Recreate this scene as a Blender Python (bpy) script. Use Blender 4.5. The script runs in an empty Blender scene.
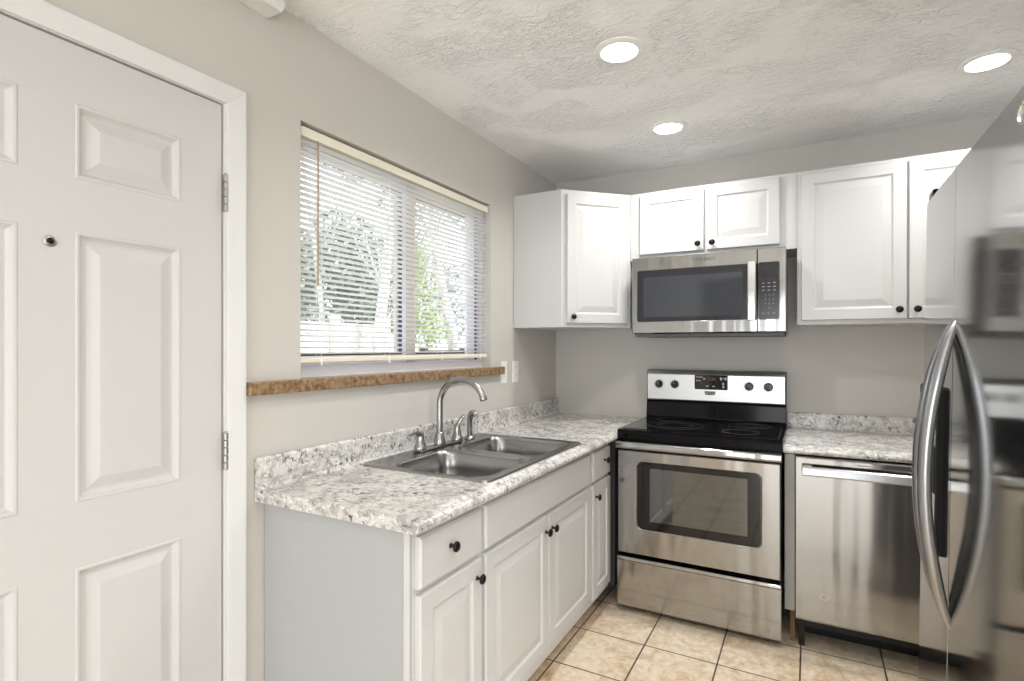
import bpy, bmesh, math, random
from mathutils import Vector, Matrix
random.seed(7)
SC = bpy.context.scene
COL = SC.collection
PI = math.pi

# ------------------------------------------------------------------ camera
cd = bpy.data.cameras.new('camera'); cam = bpy.data.objects.new('camera', cd); COL.objects.link(cam)
cd.sensor_width = 36.0; cd.lens = 541.43 / 1024 * 36.0; cd.shift_y = 7.06 / 1024
cd.clip_start = 0.02
cam.location = (1.5168, -3.3965, 1.3561); cam.rotation_euler = (PI / 2, 0, 0.501)
SC.camera = cam

# ------------------------------------------------------------------ light, exposure
SC.view_settings.view_transform = 'Standard'; SC.view_settings.look = 'None'
SC.view_settings.gamma = 1.0; SC.view_settings.use_curve_mapping = False
SC.view_settings.exposure = 0.29
SC.cycles.use_denoising = True
SC.cycles.max_bounces = 10; SC.cycles.diffuse_bounces = 6
SC.cycles.sample_clamp_indirect = 6.0
W = bpy.data.worlds.new('sky'); SC.world = W; W.use_nodes = True
nt = W.node_tree; nt.nodes.clear()
wo = nt.nodes.new('ShaderNodeOutputWorld'); wb = nt.nodes.new('ShaderNodeBackground')
wc = nt.nodes.new('ShaderNodeTexCoord'); ws = nt.nodes.new('ShaderNodeSeparateXYZ'); wr = nt.nodes.new('ShaderNodeValToRGB')
nt.links.new(wc.outputs['Generated'], ws.inputs[0]); nt.links.new(ws.outputs['Z'], wr.inputs[0])
wr.color_ramp.elements[0].color = (0.93, 0.97, 1.0, 1); wr.color_ramp.elements[1].color = (0.62, 0.78, 1.0, 1)
nt.links.new(wr.outputs[0], wb.inputs['Color']); wb.inputs['Strength'].default_value = 2.2
nt.links.new(wb.outputs[0], wo.inputs[0])

def light(name, kind, loc, rot, power, color, size=None, size_y=None, spread=None):
    l = bpy.data.lights.new(name, kind); l.energy = power; l.color = color
    if kind == 'AREA':
        if size_y: l.shape = 'RECTANGLE'; l.size = size; l.size_y = size_y
        else: l.shape = 'DISK'; l.size = size
        if spread: l.spread = spread
    if kind == 'SUN': l.angle = math.radians(1.5)
    o = bpy.data.objects.new(name, l); COL.objects.link(o); o.location = loc; o.rotation_euler = rot
    return o
sun = light('sun', 'SUN', (6, 4, 9), (0, 0, 0), 3.2, (1, .96, .9))
sun.rotation_euler = Vector((-.62, -.12, -.72)).to_track_quat('-Z', 'Y').to_euler()
CAN = 5.9; WARM = (1.0, .982, .955)
CANS = [(0.893, -1.418), (0.893, -0.612), (2.127, -0.657)]
FILL_CANS = [(1.55, -2.45), (1.9, -3.6), (1.5, -4.9)]  # unseen cans added to lend the kitchen more light
H = 2.472
for i, (x, y) in enumerate(CANS + FILL_CANS):
    light('can_glow', 'AREA', (x, y, H - .012), (0, 0, 0), CAN if i < 3 else CAN * .9, WARM, .12, spread=2.6)
# added soft fill lamps behind the camera, at the rear patio door and hall
light('patio_fill', 'AREA', (1.9, -6.9, 1.15), (PI / 2, 0, 0), 46, (.9, .95, 1.0), 2.3, 1.9)
light('hall_fill', 'AREA', (4.5, -4.6, 1.3), (PI / 2, 0, PI / 2), 40, (.95, .97, 1.0), 1.6, 1.6)  # added fill, no window in this wall

# ------------------------------------------------------------------ materials
def mat(name, color=(.8, .8, .8), rough=.5, metal=0.0, spec=None, coat=0, emit=None, estr=0, alpha=None, trans=0):
    m = bpy.data.materials.new(name); m.use_nodes = True
    b = m.node_tree.nodes['Principled BSDF']
    b.inputs['Base Color'].default_value = (*color, 1); b.inputs['Roughness'].default_value = rough
    b.inputs['Metallic'].default_value = metal
    if spec is not None: b.inputs['Specular IOR Level'].default_value = spec
    if coat: b.inputs['Coat Weight'].default_value = coat; b.inputs['Coat Roughness'].default_value = .05
    if emit: b.inputs['Emission Color'].default_value = (*emit, 1); b.inputs['Emission Strength'].default_value = estr
    if trans: b.inputs['Transmission Weight'].default_value = trans
    return m
def N(m, t, **kw):
    n = m.node_tree.nodes.new(t)
    for k, v in kw.items():
        if k in n.inputs.keys(): n.inputs[k].default_value = v
        else: setattr(n, k, v)
    return n
def L(m, a, b): m.node_tree.links.new(a, b)
def BS(m): return m.node_tree.nodes['Principled BSDF']
def coords(m, scale=(1, 1, 1), loc=(0, 0, 0)):
    c = N(m, 'ShaderNodeTexCoord'); mp = N(m, 'ShaderNodeMapping')
    mp.inputs['Scale'].default_value = scale; mp.inputs['Location'].default_value = loc
    L(m, c.outputs['Object'], mp.inputs['Vector']); return mp.outputs[0]
def ramp(m, fac, stops, interp='LINEAR'):
    r = N(m, 'ShaderNodeValToRGB'); r.color_ramp.interpolation = interp
    e = r.color_ramp.elements
    while len(e) < len(stops): e.new(.5)
    for k, (p, c) in enumerate(stops):
        e[k].position = p; e[k].color = (*c, 1) if len(c) == 3 else c
    L(m, fac, r.inputs[0]); return r.outputs[0]
def mix(m, fac, a, b, mode='MIX'):
    n = N(m, 'ShaderNodeMix'); n.data_type = 'RGBA'; n.blend_type = mode
    for s, v in ((n.inputs['Factor'], fac), (n.inputs['A'], a), (n.inputs['B'], b)):
        if hasattr(v, 'links'): L(m, v, s)
        else: s.default_value = v if not isinstance(v, tuple) else (*v, 1)
    return n.outputs['Result']
def noise(m, vec, scale, detail=4, rough=.55, dist=0):
    n = N(m, 'ShaderNodeTexNoise'); n.inputs['Scale'].default_value = scale; n.inputs['Detail'].default_value = detail
    n.inputs['Roughness'].default_value = rough; n.inputs['Distortion'].default_value = dist
    L(m, vec, n.inputs['Vector']); return n.outputs['Fac']
def bump(m, h, strength, dist=.01):
    b = N(m, 'ShaderNodeBump'); b.inputs['Strength'].default_value = strength; b.inputs['Distance'].default_value = dist
    L(m, h, b.inputs['Height']); L(m, b.outputs[0], BS(m).inputs['Normal'])

M = {}
M['wall'] = m = mat('greige_wall_paint', (.58, .562, .525), .62)
v = coords(m); bump(m, noise(m, v, 160, 3), .12, .003)
M['ceiling'] = m = mat('textured_ceiling_paint', (.92, .93, .93), .75)
v = coords(m)
n1 = noise(m, coords(m, (1, 1.9, 1)), 27, 4, .6, .7); n2 = noise(m, v, 3.2, 4, .6, .6)
r1 = ramp(m, n1, [(.42, (0, 0, 0)), (.56, (1, 1, 1))]); r2 = ramp(m, n2, [(.42, (.12, .12, .12)), (.58, (1, 1, 1))])
bump(m, mix(m, 1.0, r1, r2, 'MULTIPLY'), .85, .007)
M['white'] = mat('white_cabinet_paint', (.60, .605, .60), .34)
M['door'] = mat('entry_door_paint', (.61, .61, .605), .42)
M['trim'] = mat('trim_paint', (.74, .75, .745), .38)
M['base_white'] = mat('base_cabinet_paint', (.64, .645, .645), .36)
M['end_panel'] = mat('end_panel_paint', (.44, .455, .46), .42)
M['bronze'] = mat('oil_rubbed_bronze', (.012, .011, .010), .3, .6)
M['black'] = mat('black_enamel', (.003, .003, .004), .10, spec=.16)
M['black_glass'] = mat('black_glass', (.004, .004, .005), .04, spec=.5)
M['smoke_glass'] = mat('smoked_oven_glass', (.03, .034, .03), .05, spec=1.0, coat=1.0)
M['mw_glass'] = mat('microwave_glass', (.032, .037, .048), .05, spec=.7)
M['mw_panel'] = mat('microwave_panel', (.022, .022, .025), .15, spec=.4)
M['gap_shade'] = mat('gap_shade_black', (.02, .02, .02), .8)
M['plastic'] = mat('white_plastic', (.86, .86, .84), .35)
M['lettering'] = mat('grey_lettering', (.30, .30, .30), .4)
M['dark_letter'] = mat('dark_lettering', (.10, .10, .10), .4)
M['light_letter'] = mat('pale_lettering', (.62, .62, .62), .4)
M['key_print'] = mat('key_print', (.33, .33, .34), .4)
M['display'] = mat('led_display', (.02, .01, .01), .2, emit=(1, .25, .18), estr=.12)
M['cream'] = mat('cream_headrail', (.83, .79, .67), .4)
M['slat'] = mat('white_blind_slat', (.90, .90, .89), .38)
M['wand'] = mat('wood_wand', (.42, .33, .24), .4)
M['vinyl'] = mat('window_vinyl', (.80, .81, .88), .4)
M['vinyl_tan'] = mat('window_tan_stile', (.60, .55, .50), .5)
M['gasket'] = mat('dark_gasket', (.03, .035, .06), .5)
M['raw_wood'] = mat('raw_wood', (.20, .10, .05), .7)
M['grille'] = mat('grey_grille', (.10, .10, .10), .5)
M['fridge_side'] = mat('fridge_side_paint', (.19, .19, .19), .45)
def steel(name, color, rough, scale, strength=.05, aniso=.6, arot=0.0, wav=0.0):
    m = mat(name, color, rough, 1.0); v = coords(m, scale)
    n = noise(m, v, 6, 3, .6)
    b = BS(m); mr = N(m, 'ShaderNodeMapRange'); mr.inputs['To Min'].default_value = rough * .8; mr.inputs['To Max'].default_value = rough * 1.25
    L(m, n, mr.inputs['Value']); L(m, mr.outputs[0], b.inputs['Roughness'])
    b.inputs['Anisotropic'].default_value = aniso; b.inputs['Anisotropic Rotation'].default_value = arot
    t = N(m, 'ShaderNodeTangent'); t.direction_type = 'RADIAL'; t.axis = 'Z'; L(m, t.outputs[0], b.inputs['Tangent'])
    w = noise(m, coords(m, (4.5, 4.5, .25)), 1.6, 2, .5)
    b1 = N(m, 'ShaderNodeBump'); b1.inputs['Strength'].default_value = wav; b1.inputs['Distance'].default_value = .02; L(m, w, b1.inputs['Height'])
    b2 = N(m, 'ShaderNodeBump'); b2.inputs['Strength'].default_value = strength; b2.inputs['Distance'].default_value = .001
    L(m, n, b2.inputs['Height']); L(m, b1.outputs[0], b2.inputs['Normal']); L(m, b2.outputs[0], b.inputs['Normal'])
    return m
M['steel'] = steel('brushed_stainless', (.37, .365, .355), .14, (1, 1, 70), wav=.5)
M['steel_bright'] = steel('bright_stainless', (.56, .56, .55), .3, (1, 1, 70))
M['steel_fridge'] = steel('fridge_stainless', (.55, .55, .545), .085, (1, 1, 60), .02, .5)
M['steel_mirror'] = steel('polished_stainless', (.72, .72, .71), .12, (1, 1, 20), .02, .3)
M['steel_sink'] = mat('sink_stainless', (.36, .36, .355), .22, 1.0)
M['steel_handle'] = mat('handle_stainless', (.37, .375, .39), .27, 1.0)
M['filler'] = mat('filler_grey', (.30, .30, .275), .5)
M['matte_black'] = mat('matte_black', (.006, .006, .006), .7)
M['nickel'] = mat('brushed_nickel', (.37, .365, .355), .24, 1.0)
M['chrome'] = mat('chrome', (.85, .85, .86), .08, 1.0)
M['hinge'] = mat('satin_hinge_metal', (.42, .42, .42), .3, 1.0)
# speckled granite-look laminate
M['granite'] = m = mat('granite_laminate', (.7, .68, .63), .22, coat=.25)
v = coords(m)
base = ramp(m, noise(m, v, 9, 5, .62, .8), [(.30, (.30, .29, .28)), (.42, (.53, .52, .50)), (.53, (.69, .675, .645)), (.75, (.80, .79, .77))])
sp = noise(m, v, 46, 5, .68, .3); spm = ramp(m, sp, [(.53, (0, 0, 0)), (.60, (1, 1, 1))])
reg = ramp(m, noise(m, v, 11, 3, .5, .4), [(.40, (.10, .10, .10)), (.58, (1, 1, 1))])
k = mix(m, 1.0, spm, reg, 'MULTIPLY'); c1 = mix(m, k, base, (.05, .048, .047))
g2 = ramp(m, noise(m, coords(m, loc=(4, 2, 1)), 38, 4, .6), [(.50, (0, 0, 0)), (.60, (.65, .65, .65))])
c2 = mix(m, g2, c1, (.34, .33, .315))
w2 = ramp(m, noise(m, coords(m, loc=(9, 5, 3)), 75, 3, .6), [(.58, (0, 0, 0)), (.64, (.8, .8, .8))])
c3 = mix(m, w2, c2, (.88, .87, .84)); L(m, c3, BS(m).inputs['Base Color'])
# brown granite of the window sill
M['sill'] = m = mat('brown_stone', (.4, .28, .17), .3)
v = coords(m)
c = ramp(m, noise(m, v, 55, 5, .7), [(.3, (.06, .035, .02)), (.45, (.22, .13, .065)), (.58, (.34, .23, .13)), (.75, (.45, .36, .26))])
L(m, c, BS(m).inputs['Base Color'])
# floor tile
PX, PY = .3125, .3125
M['tile'] = m = mat('travertine_tile', (.6, .5, .4), .33)
v = coords(m, loc=(-.861 + PX * 10, .628 + .002 + PY * 30, 0))
br = N(m, 'ShaderNodeTexBrick'); br.offset = 0; br.squash = 1
for k_, v_ in (('Scale', 1.0), ('Mortar Size', .0036), ('Mortar Smooth', .15), ('Bias', 0.0), ('Brick Width', PX), ('Row Height', PY)): br.inputs[k_].default_value = v_
br.inputs['Color1'].default_value = (.35, .35, .35, 1); br.inputs['Color2'].default_value = (.65, .65, .65, 1)
L(m, v, br.inputs['Vector'])
ob = coords(m)
tc = ramp(m, noise(m, ob, 5.5, 7, .68, 1.2), [(.30, (.42, .25, .12)), (.42, (.62, .43, .25)), (.52, (.80, .66, .47)), (.70, (.90, .80, .64))])
tc2 = mix(m, .42, tc, ramp(m, noise(m, ob, 30, 5, .7, .5), [(.35, (.52, .34, .18)), (.58, (.93, .84, .70))]))
tc3 = mix(m, .10, tc2, br.outputs['Color'])
fc = mix(m, br.outputs['Fac'], tc3, (.085, .055, .04)); L(m, fc, BS(m).inputs['Base Color'])
inv = N(m, 'ShaderNodeMath', operation='SUBTRACT'); inv.inputs[0].default_value = 1; L(m, br.outputs['Fac'], inv.inputs[1])
bump(m, inv.outputs[0], .4, .002)
# glazing
M['glass'] = m = mat('window_glass', (1, 1, 1), .0)
tr = N(m, 'ShaderNodeBsdfTransparent'); gl = N(m, 'ShaderNodeBsdfGlossy'); gl.inputs['Roughness'].default_value = .02
mx = N(m, 'ShaderNodeMixShader'); mx.inputs[0].default_value = .05; L(m, tr.outputs[0], mx.inputs[1]); L(m, gl.outputs[0], mx.inputs[2])
L(m, mx.outputs[0], m.node_tree.nodes['Material Output'].inputs['Surface'])
# outdoors
M['fence'] = m = mat('pale_fence_boards', (.72, .69, .60), .7)
M['bark'] = m = mat('pale_bark', (.62, .60, .56), .85)
v = coords(m, (1, 1, .3)); L(m, ramp(m, noise(m, v, 18, 5, .7), [(.35, (.30, .28, .25)), (.55, (.80, .78, .74))]), BS(m).inputs['Base Color'])
def leafm(name, a, b):
    m = mat(name, a, .6); oi = N(m, 'ShaderNodeTexNoise'); oi.inputs['Scale'].default_value = 6
    L(m, coords(m), oi.inputs['Vector'])
    L(m, ramp(m, oi.outputs['Fac'], [(.35, a), (.65, b)]), BS(m).inputs['Base Color']); return m
M['leaf_bright'] = leafm('bright_green_leaves', (.30, .42, .14), (.52, .60, .30))
M['leaf_dark'] = leafm('dark_green_leaves', (.16, .20, .15), (.30, .35, .27))
M['leaf_grey'] = leafm('grey_green_leaves', (.27, .32, .28), (.46, .51, .46))
M['ground'] = mat('leaf_litter_ground', (.30, .25, .18), .9)
M['deck'] = mat('dark_deck_wood', (.10, .08, .075), .8)
M['lens'] = mat('light_lens', (1, 1, 1), .5, emit=(1, .97, .92), estr=14.0)
M['mirrorish'] = mat('knob_black', (.015, .015, .016), .25)

# ------------------------------------------------------------------ mesh helpers
LOC = {}
class MB:
    def __init__(s): s.bm = bmesh.new()
    def _bev(s, geom, b, seg=2):
        if b > 0:
            es = list({e for f in geom for e in f.edges})
            bmesh.ops.bevel(s.bm, geom=es, offset=b, segments=seg, affect='EDGES', profile=.5, clamp_overlap=True)
    def box(s, x0, x1, y0, y1, z0, z1, bev=0.0, seg=2):
        P = [(x, y, z) for z in (z0, z1) for x, y in ((x0, y0), (x1, y0), (x1, y1), (x0, y1))]
        v = [s.bm.verts.new(p) for p in P]
        F = [s.bm.faces.new([v[i] for i in q]) for q in ((3, 2, 1, 0), (4, 5, 6, 7), (0, 1, 5, 4), (1, 2, 6, 5), (2, 3, 7, 6), (3, 0, 4, 7))]
        s._bev(F, bev, seg); return s
    def prism(s, pts, axis, a, b, bev=0.0, seg=2):
        def q(p, t):
            return {'x': (t, p[0], p[1]), 'y': (p[0], t, p[1]), 'z': (p[0], p[1], t)}[axis]
        A = [s.bm.verts.new(q(p, a)) for p in pts]; B = [s.bm.verts.new(q(p, b)) for p in pts]
        n = len(pts); F = [s.bm.faces.new(A[::-1]), s.bm.faces.new(B)]
        for i in range(n): F.append(s.bm.faces.new([A[i], A[(i + 1) % n], B[(i + 1) % n], B[i]]))
        s._bev(F, bev, seg); return s
    def rings(s, rings, cap0=True, cap1=True, close=True):
        R = [[s.bm.verts.new(p) for p in r] for r in rings]; n = len(R[0])
        for a, b in zip(R, R[1:]):
            for i in range(n if close else n - 1):
                try: s.bm.faces.new([a[i], a[(i + 1) % n], b[(i + 1) % n], b[i]])
                except ValueError: pass
        if cap0: s.bm.faces.new(R[0][::-1])
        if cap1: s.bm.faces.new(R[-1])
        return s
    def lathe(s, o, axis, prof, n=24, cap0=True, cap1=True):
        o = Vector(o); a = Vector(axis).normalized(); t = Vector((0, 0, 1)) if abs(a.z) < .9 else Vector((1, 0, 0))
        u = a.cross(t).normalized(); w = a.cross(u)
        return s.rings([[o + a * h + (u * math.cos(2 * PI * k / n) + w * math.sin(2 * PI * k / n)) * max(r, 1e-5) for k in range(n)] for r, h in prof], cap0, cap1)
    def sweep(s, path, wid, thk, ref=(0, 1, 0), n=16, p=1.0):
        P = [Vector(q) for q in path]; ref = Vector(ref); R = []
        for i, c in enumerate(P):
            t = (P[min(i + 1, len(P) - 1)] - P[max(i - 1, 0)]).normalized()
            u = (ref - t * ref.dot(t)).normalized(); w = t.cross(u)
            a = wid[i] if isinstance(wid, (list, tuple)) else wid; b = thk[i] if isinstance(thk, (list, tuple)) else thk
            rr = []
            for k in range(n):
                c_, s_ = math.cos(2 * PI * k / n), math.sin(2 * PI * k / n)
                c_ = math.copysign(abs(c_) ** p, c_); s_ = math.copysign(abs(s_) ** p, s_)
                rr.append(c + u * a * c_ + w * b * s_)
            R.append(rr)
        return s.rings(R)
    def panel(s, O, U, Nn, w, h, t, rings):
        """slab with nested rectangular relief; rings = [(inset, depth)...]; back at depth 0"""
        O, U, Nn = Vector(O), Vector(U), Vector(Nn); Z = Vector((0, 0, 1))
        R = []
        for ins, d in [(0, 0)] + rings:
            R.append([O + U * a + Z * b + Nn * d for a, b in ((ins, ins), (w - ins, ins), (w - ins, h - ins), (ins, h - ins))])
        return s.rings(R)
    def build(s, name, m, parent=None, smooth=False, loc=None, normals=True):
        if normals: bmesh.ops.recalc_face_normals(s.bm, faces=s.bm.faces)
        off = Vector(loc) if loc else (LOC.get(parent.name, Vector()) if parent else Vector())
        for v in s.bm.verts: v.co -= off
        me = bpy.data.meshes.new(name); s.bm.to_mesh(me); s.bm.free(); me.materials.append(M[m] if isinstance(m, str) else m)
        if smooth:
            for p in me.polygons: p.use_smooth = True
            if smooth is not True: me.set_sharp_from_angle(angle=math.radians(smooth))
        o = bpy.data.objects.new(name, me); COL.objects.link(o)
        if parent: o.parent = parent
        LOC[o.name] = off
        if loc and not parent: o.location = off
        return o
def thing(name, label=None, cat=None, loc=(0, 0, 0), group=None, kind=None):
    o = bpy.data.objects.new(name, None); COL.objects.link(o); o.location = loc; o.empty_display_size = .05
    LOC[o.name] = Vector(loc); return tag(o, label, cat, group, kind)
def tag(o, label=None, cat=None, group=None, kind=None):
    if label: o['label'] = label
    if cat: o['category'] = cat
    if group: o['group'] = group
    if kind: o['kind'] = kind
    return o
def box(name, m, parent, *a, **k): return MB().box(*a, **k).build(name, m, parent)
def text(name, body, m, parent, loc, rot, size, shear=0, extr=.0004, font_scale=1.0):
    c = bpy.data.curves.new(name, 'FONT'); c.body = body; c.size = size; c.shear = shear; c.extrude = extr
    c.align_x = 'CENTER'; c.align_y = 'CENTER'; c.space_character = font_scale
    t = bpy.data.objects.new(name, c); COL.objects.link(t); bpy.context.view_layer.update()
    me = bpy.data.meshes.new_from_object(t.evaluated_get(bpy.context.evaluated_depsgraph_get()))
    bpy.data.objects.remove(t); me.materials.clear(); me.materials.append(M[m])
    o = bpy.data.objects.new(name, me); COL.objects.link(o); o.parent = parent
    o.location = Vector(loc) - (LOC.get(parent.name, Vector()) if parent else Vector()); o.rotation_euler = rot
    return o

# ------------------------------------------------------------------ the room
XR, YN, XE = 2.64, -2.62, 4.7
tag(MB().prism([(-.15, .15), (XR + .15, .15), (XR + .15, YN), (XE, YN), (XE, -7.1), (-.15, -7.1)], 'z', -.1, 0).build('floor', 'tile'), kind='structure')
b = MB().prism([(-.15, .15), (XR + .15, .15), (XR + .15, YN), (XE, YN), (XE, -7.1), (-.15, -7.1)], 'z', H, H + .1)
tag(b.build('ceiling', 'ceiling'), kind='structure')
tag(MB().box(-.15, XR + .15, 0, .15, 0, H).build('wall_back', 'wall'), kind='structure')
WY0, WY1, WZ0, WZ1 = -2.125, -.866, 1.212, 2.132
DY0, DY1, DZ = -3.263, -2.385, 2.092
b = MB()
b.box(-.15, 0, -7.1, DY0, 0, H); b.box(-.15, 0, DY0, DY1, DZ, H); b.box(-.15, 0, DY1, WY0, 0, H)
b.box(-.15, 0, WY0, WY1, 0, WZ0); b.box(-.15, 0, WY0, WY1, WZ1, H); b.box(-.15, 0, WY1, 0, 0, H)
tag(b.build('wall_left', 'wall'), kind='structure')
b = MB(); b.box(XR, XR + .15, YN, 0, 0, H); b.box(XR + .15, XE, YN, YN + .15, 0, H)
tag(b.build('wall_right', 'wall'), kind='structure')
b = MB(); b.box(XE, XE + .15, -7.1, YN + .15, 0, H); tag(b.build('wall_hall', 'wall'), kind='structure')
b = MB(); b.box(-.15, .7, -7.25, -7.1, 0, H); b.box(3.1, XE + .15, -7.25, -7.1, 0, H); b.box(.7, 3.1, -7.25, -7.1, 2.1, H)
tag(b.build('wall_rear', 'wall'), kind='structure')
# glazed patio door in the rear wall, behind the camera
pd = tag(thing('door_2', loc=(1.9, -7.17, 0)), kind='structure')
b = MB()
for x in (.7, 1.86, 3.04): b.box(x, x + .06 + (.02 if x > 1 and x < 2 else 0), -7.2, -7.13, 0.0, 2.1)
b.box(.76, 3.04, -7.2, -7.13, 0, .08); b.box(.76, 3.04, -7.2, -7.13, 2.02, 2.1)
b.build('door_frame', 'trim', pd)

# ceiling moulding over the entry door
b = MB().prism([(.0, 2.405), (.018, 2.400), (.080, 2.400), (.092, 2.412), (.092, 2.428), (.125, 2.434), (.150, 2.452), (.155, H), (0, H)], 'y', -4.2, -2.262)
tag(b.build('trim_2', 'trim'), 'white stepped moulding under the ceiling above the door', kind='structure')

# ------------------------------------------------------------------ entry door
dr = tag(thing('door_1', loc=(-.03, -2.405, 0)), 'white six-panel entry door with a peephole', kind='structure')
D0, D1, DT = -3.245, -2.405, 2.073
ys = [D0, D0 + .12, D0 + .36, -2.875, -2.767, -2.527, D1]
ys = [D0, -3.125, -2.875, -2.769, -2.523, D1]
zs = [.012, .215, .832, .988, 1.632, 1.757, 1.935, DT]
b = MB(); bm = b.bm; xf = -.006
def quad(b, pts): b.bm.faces.new([b.bm.verts.new(p) for p in pts])
for i in range(len(ys) - 1):
    for j in range(len(zs) - 1):
        y0, y1, z0, z1 = ys[i], ys[i + 1], zs[j], zs[j + 1]
        if i in (1, 3) and j in (1, 3, 5):
            R = []
            for ins, d in ((0, 0), (.003, .0022), (.008, .0015), (.013, -.006), (.019, -.0105), (.026, -.0105), (.050, -.0012), (.053, -.0004)):
                R.append([(xf + d, y0 + ins, z0 + ins), (xf + d, y1 - ins, z0 + ins), (xf + d, y1 - ins, z1 - ins), (xf + d, y0 + ins, z1 - ins)])
            b.rings(R, cap0=False)
        else: quad(b, [(xf, y0, z0), (xf, y1, z0), (xf, y1, z1), (xf, y0, z1)])
# back and edges
xb = -.045
quad(b, [(xb, D0, zs[0]), (xb, D0, DT), (xb, D1, DT), (xb, D1, zs[0])])
quad(b, [(xf, D0, zs[0]), (xf, D0, DT), (xb, D0, DT), (xb, D0, zs[0])]); quad(b, [(xf, D1, zs[0]), (xb, D1, zs[0]), (xb, D1, DT), (xf, D1, DT)])
quad(b, [(xf, D0, DT), (xf, D1, DT), (xb, D1, DT), (xb, D0, DT)]); quad(b, [(xf, D0, zs[0]), (xb, D0, zs[0]), (xb, D1, zs[0]), (xf, D1, zs[0])])
bmesh.ops.remove_doubles(bm, verts=bm.verts, dist=1e-5)
b.build('door_slab', 'door', dr)
for zc in (1.812, 1.05, .28):
    b = MB()
    for k in range(5): b.lathe((.006, -2.3985, zc - .055 + k * .022 + .0006), (0, 0, 1), [(.0062, 0), (.0072, .001), (.0072, .0196), (.0062, .0206)], 14)
    b.box(-.004, .001, -2.404, -2.398, zc - .054, zc + .054)
    b.lathe((.006, -2.3985, zc + .0555), (0, 0, 1), [(.005, 0), (.0045, .003), (.001, .0045)], 12)
    h_ = b.build('hinge', 'hinge', dr, smooth=40)
b = MB().lathe((xf, -2.818, 1.60), (1, 0, 0), [(.013, 0), (.013, .003), (.010, .0045), (.0072, .0045), (.0072, .001)], 24)
pk = b.build('peephole', 'hinge', dr, smooth=40)
MB().lathe((xf, -2.818, 1.60), (1, 0, 0), [(.0072, 0.0012), (.0072, .0016), (.004, .003), (.0005, .0035)], 20).build('peephole_lens', 'black_glass', pk, smooth=True)
# jamb + casing
b = MB()
b.box(-.15, .0, D1 + .006, DY1, 0, DZ); b.box(-.15, 0, DY0, D0 - .003, 0, DZ); b.box(-.15, 0, D0 - .003, D1 + .006, DT + .005, DZ)
b.box(-.15, -.047, D0 - .003, D1 + .006, 0, DT + .005)     # stop and exterior face behind the slab
wsd = MB().box(-.0465, -.016, D1 + .0004, D1 + .0056, .012, DT + .0045); wsd.box(-.0465, -.016, D0, D1, DT + .0003, DT + .0047); wsd.build('door_gap_shade', 'matte_black', dr)  # black strips laid in the door gap as its shade
jb = tag(b.build('trim_1', 'trim'), 'white jamb and casing around the entry door', kind='structure')
def casing_profile(y_in, y_out):   # section in (x, y) for the upright leg
    s = 1 if y_out > y_in else -1
    return [(0, y_in), (.011, y_in), (.0125, y_in + s * .006), (.0135, y_in + s * .02), (.016, y_in + s * .055), (.016, y_out - s * .004), (.013, y_out), (0, y_out)]
ci, co, zi, zo = -2.398, -2.337, 2.078, 2.133
ci2, co2 = -3.258, -3.328
prof = [(0, 0), (.011, 0), (.0125, .1), (.0135, .3), (.016, .8), (.016, .95), (.013, 1), (0, 1)]
b = MB(); b.rings([[(x, ci + (co - ci) * t, z if z == 0 else zi + (zo - zi) * t) for x, t in prof] for z in (0, 1)]); b.build('casing_leg', 'trim', jb)
b = MB(); b.rings([[(x, ci2 + (co2 - ci2) * t, z if z == 0 else zi + (zo - zi) * t) for x, t in prof] for z in (0, 1)]); b.build('casing_leg', 'trim', jb)
b = MB(); b.rings([[(x, (ci + (co - ci) * t) if e else (ci2 + (co2 - ci2) * t), zi + (zo - zi) * t + .0006) for x, t in prof] for e in (0, 1)]); b.build('casing_head', 'trim', jb)

# ------------------------------------------------------------------ window
wn = tag(thing('window_1', loc=(-.1, -1.495, 1.25)), 'sliding window with pale frame above the sink', kind='structure')
b = MB()
b.box(-.125, -.055, WY0, WY0 + .012, 1.25, WZ1); b.box(-.125, -.055, WY1 - .012, WY1, 1.25, WZ1)
b.box(-.125, -.055, WY0 + .012, WY1 - .012, WZ1 - .045, WZ1); b.box(-.125, -.055, WY0 + .012, WY1 - .012, 1.25, 1.290)
b.build('window_frame', 'vinyl', wn)
def sash(nm, x0, x1, y0, y1, z0, z1, sw, mm):
    b = MB(); b.box(x0, x1, y0, y0 + sw, z0, z1, .003); b.box(x0, x1, y1 - sw, y1, z0, z1, .003)
    b.box(x0, x1, y0 + sw, y1 - sw, z0, z0 + .035, .003); b.box(x0, x1, y0 + sw, y1 - sw, z1 - .035, z1, .003)
    s_ = b.build(nm, mm, wn)
    g = MB(); e = .007; a0, a1, c0, c1 = y0 + sw, y1 - sw, z0 + .035, z1 - .035; xm = (x0 + x1) / 2
    g.box(xm - .004, x1 - .002, a0, a0 + e, c0, c1); g.box(xm - .004, x1 - .002, a1 - e, a1, c0, c1)
    g.box(xm - .004, x1 - .002, a0 + e, a1 - e, c0, c0 + e); g.box(xm - .004, x1 - .002, a0 + e, a1 - e, c1 - e, c1)
    g.build('gasket', 'gasket', s_)
    MB().box(xm - .001, xm + .001, a0 + e, a1 - e, c0 + e, c1 - e).build('glass_pane', 'glass', s_)
    return s_
sash('sash', -.084, -.060, WY0 + .013, -1.50, 1.291, WZ1 - .046, .028, 'vinyl')
sash('sash', -.112, -.088, -1.53, WY1 - .013, 1.291, WZ1 - .046, .022, 'vinyl_tan')
b = MB().box(-.086, -.062, -1.499, -1.432, 1.291, WZ1 - .046, .003); b.build('meeting_stile', 'vinyl_tan', wn)
b = MB().box(-.086, -.074, -.995, -.915, 1.291, WZ1 - .046, .002); b.build('screen_stile', 'vinyl', wn)
MB().box(-.086, -.074, -.9149, -.893, 1.291, WZ1 - .046).build('gasket', 'gasket', wn)
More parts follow.
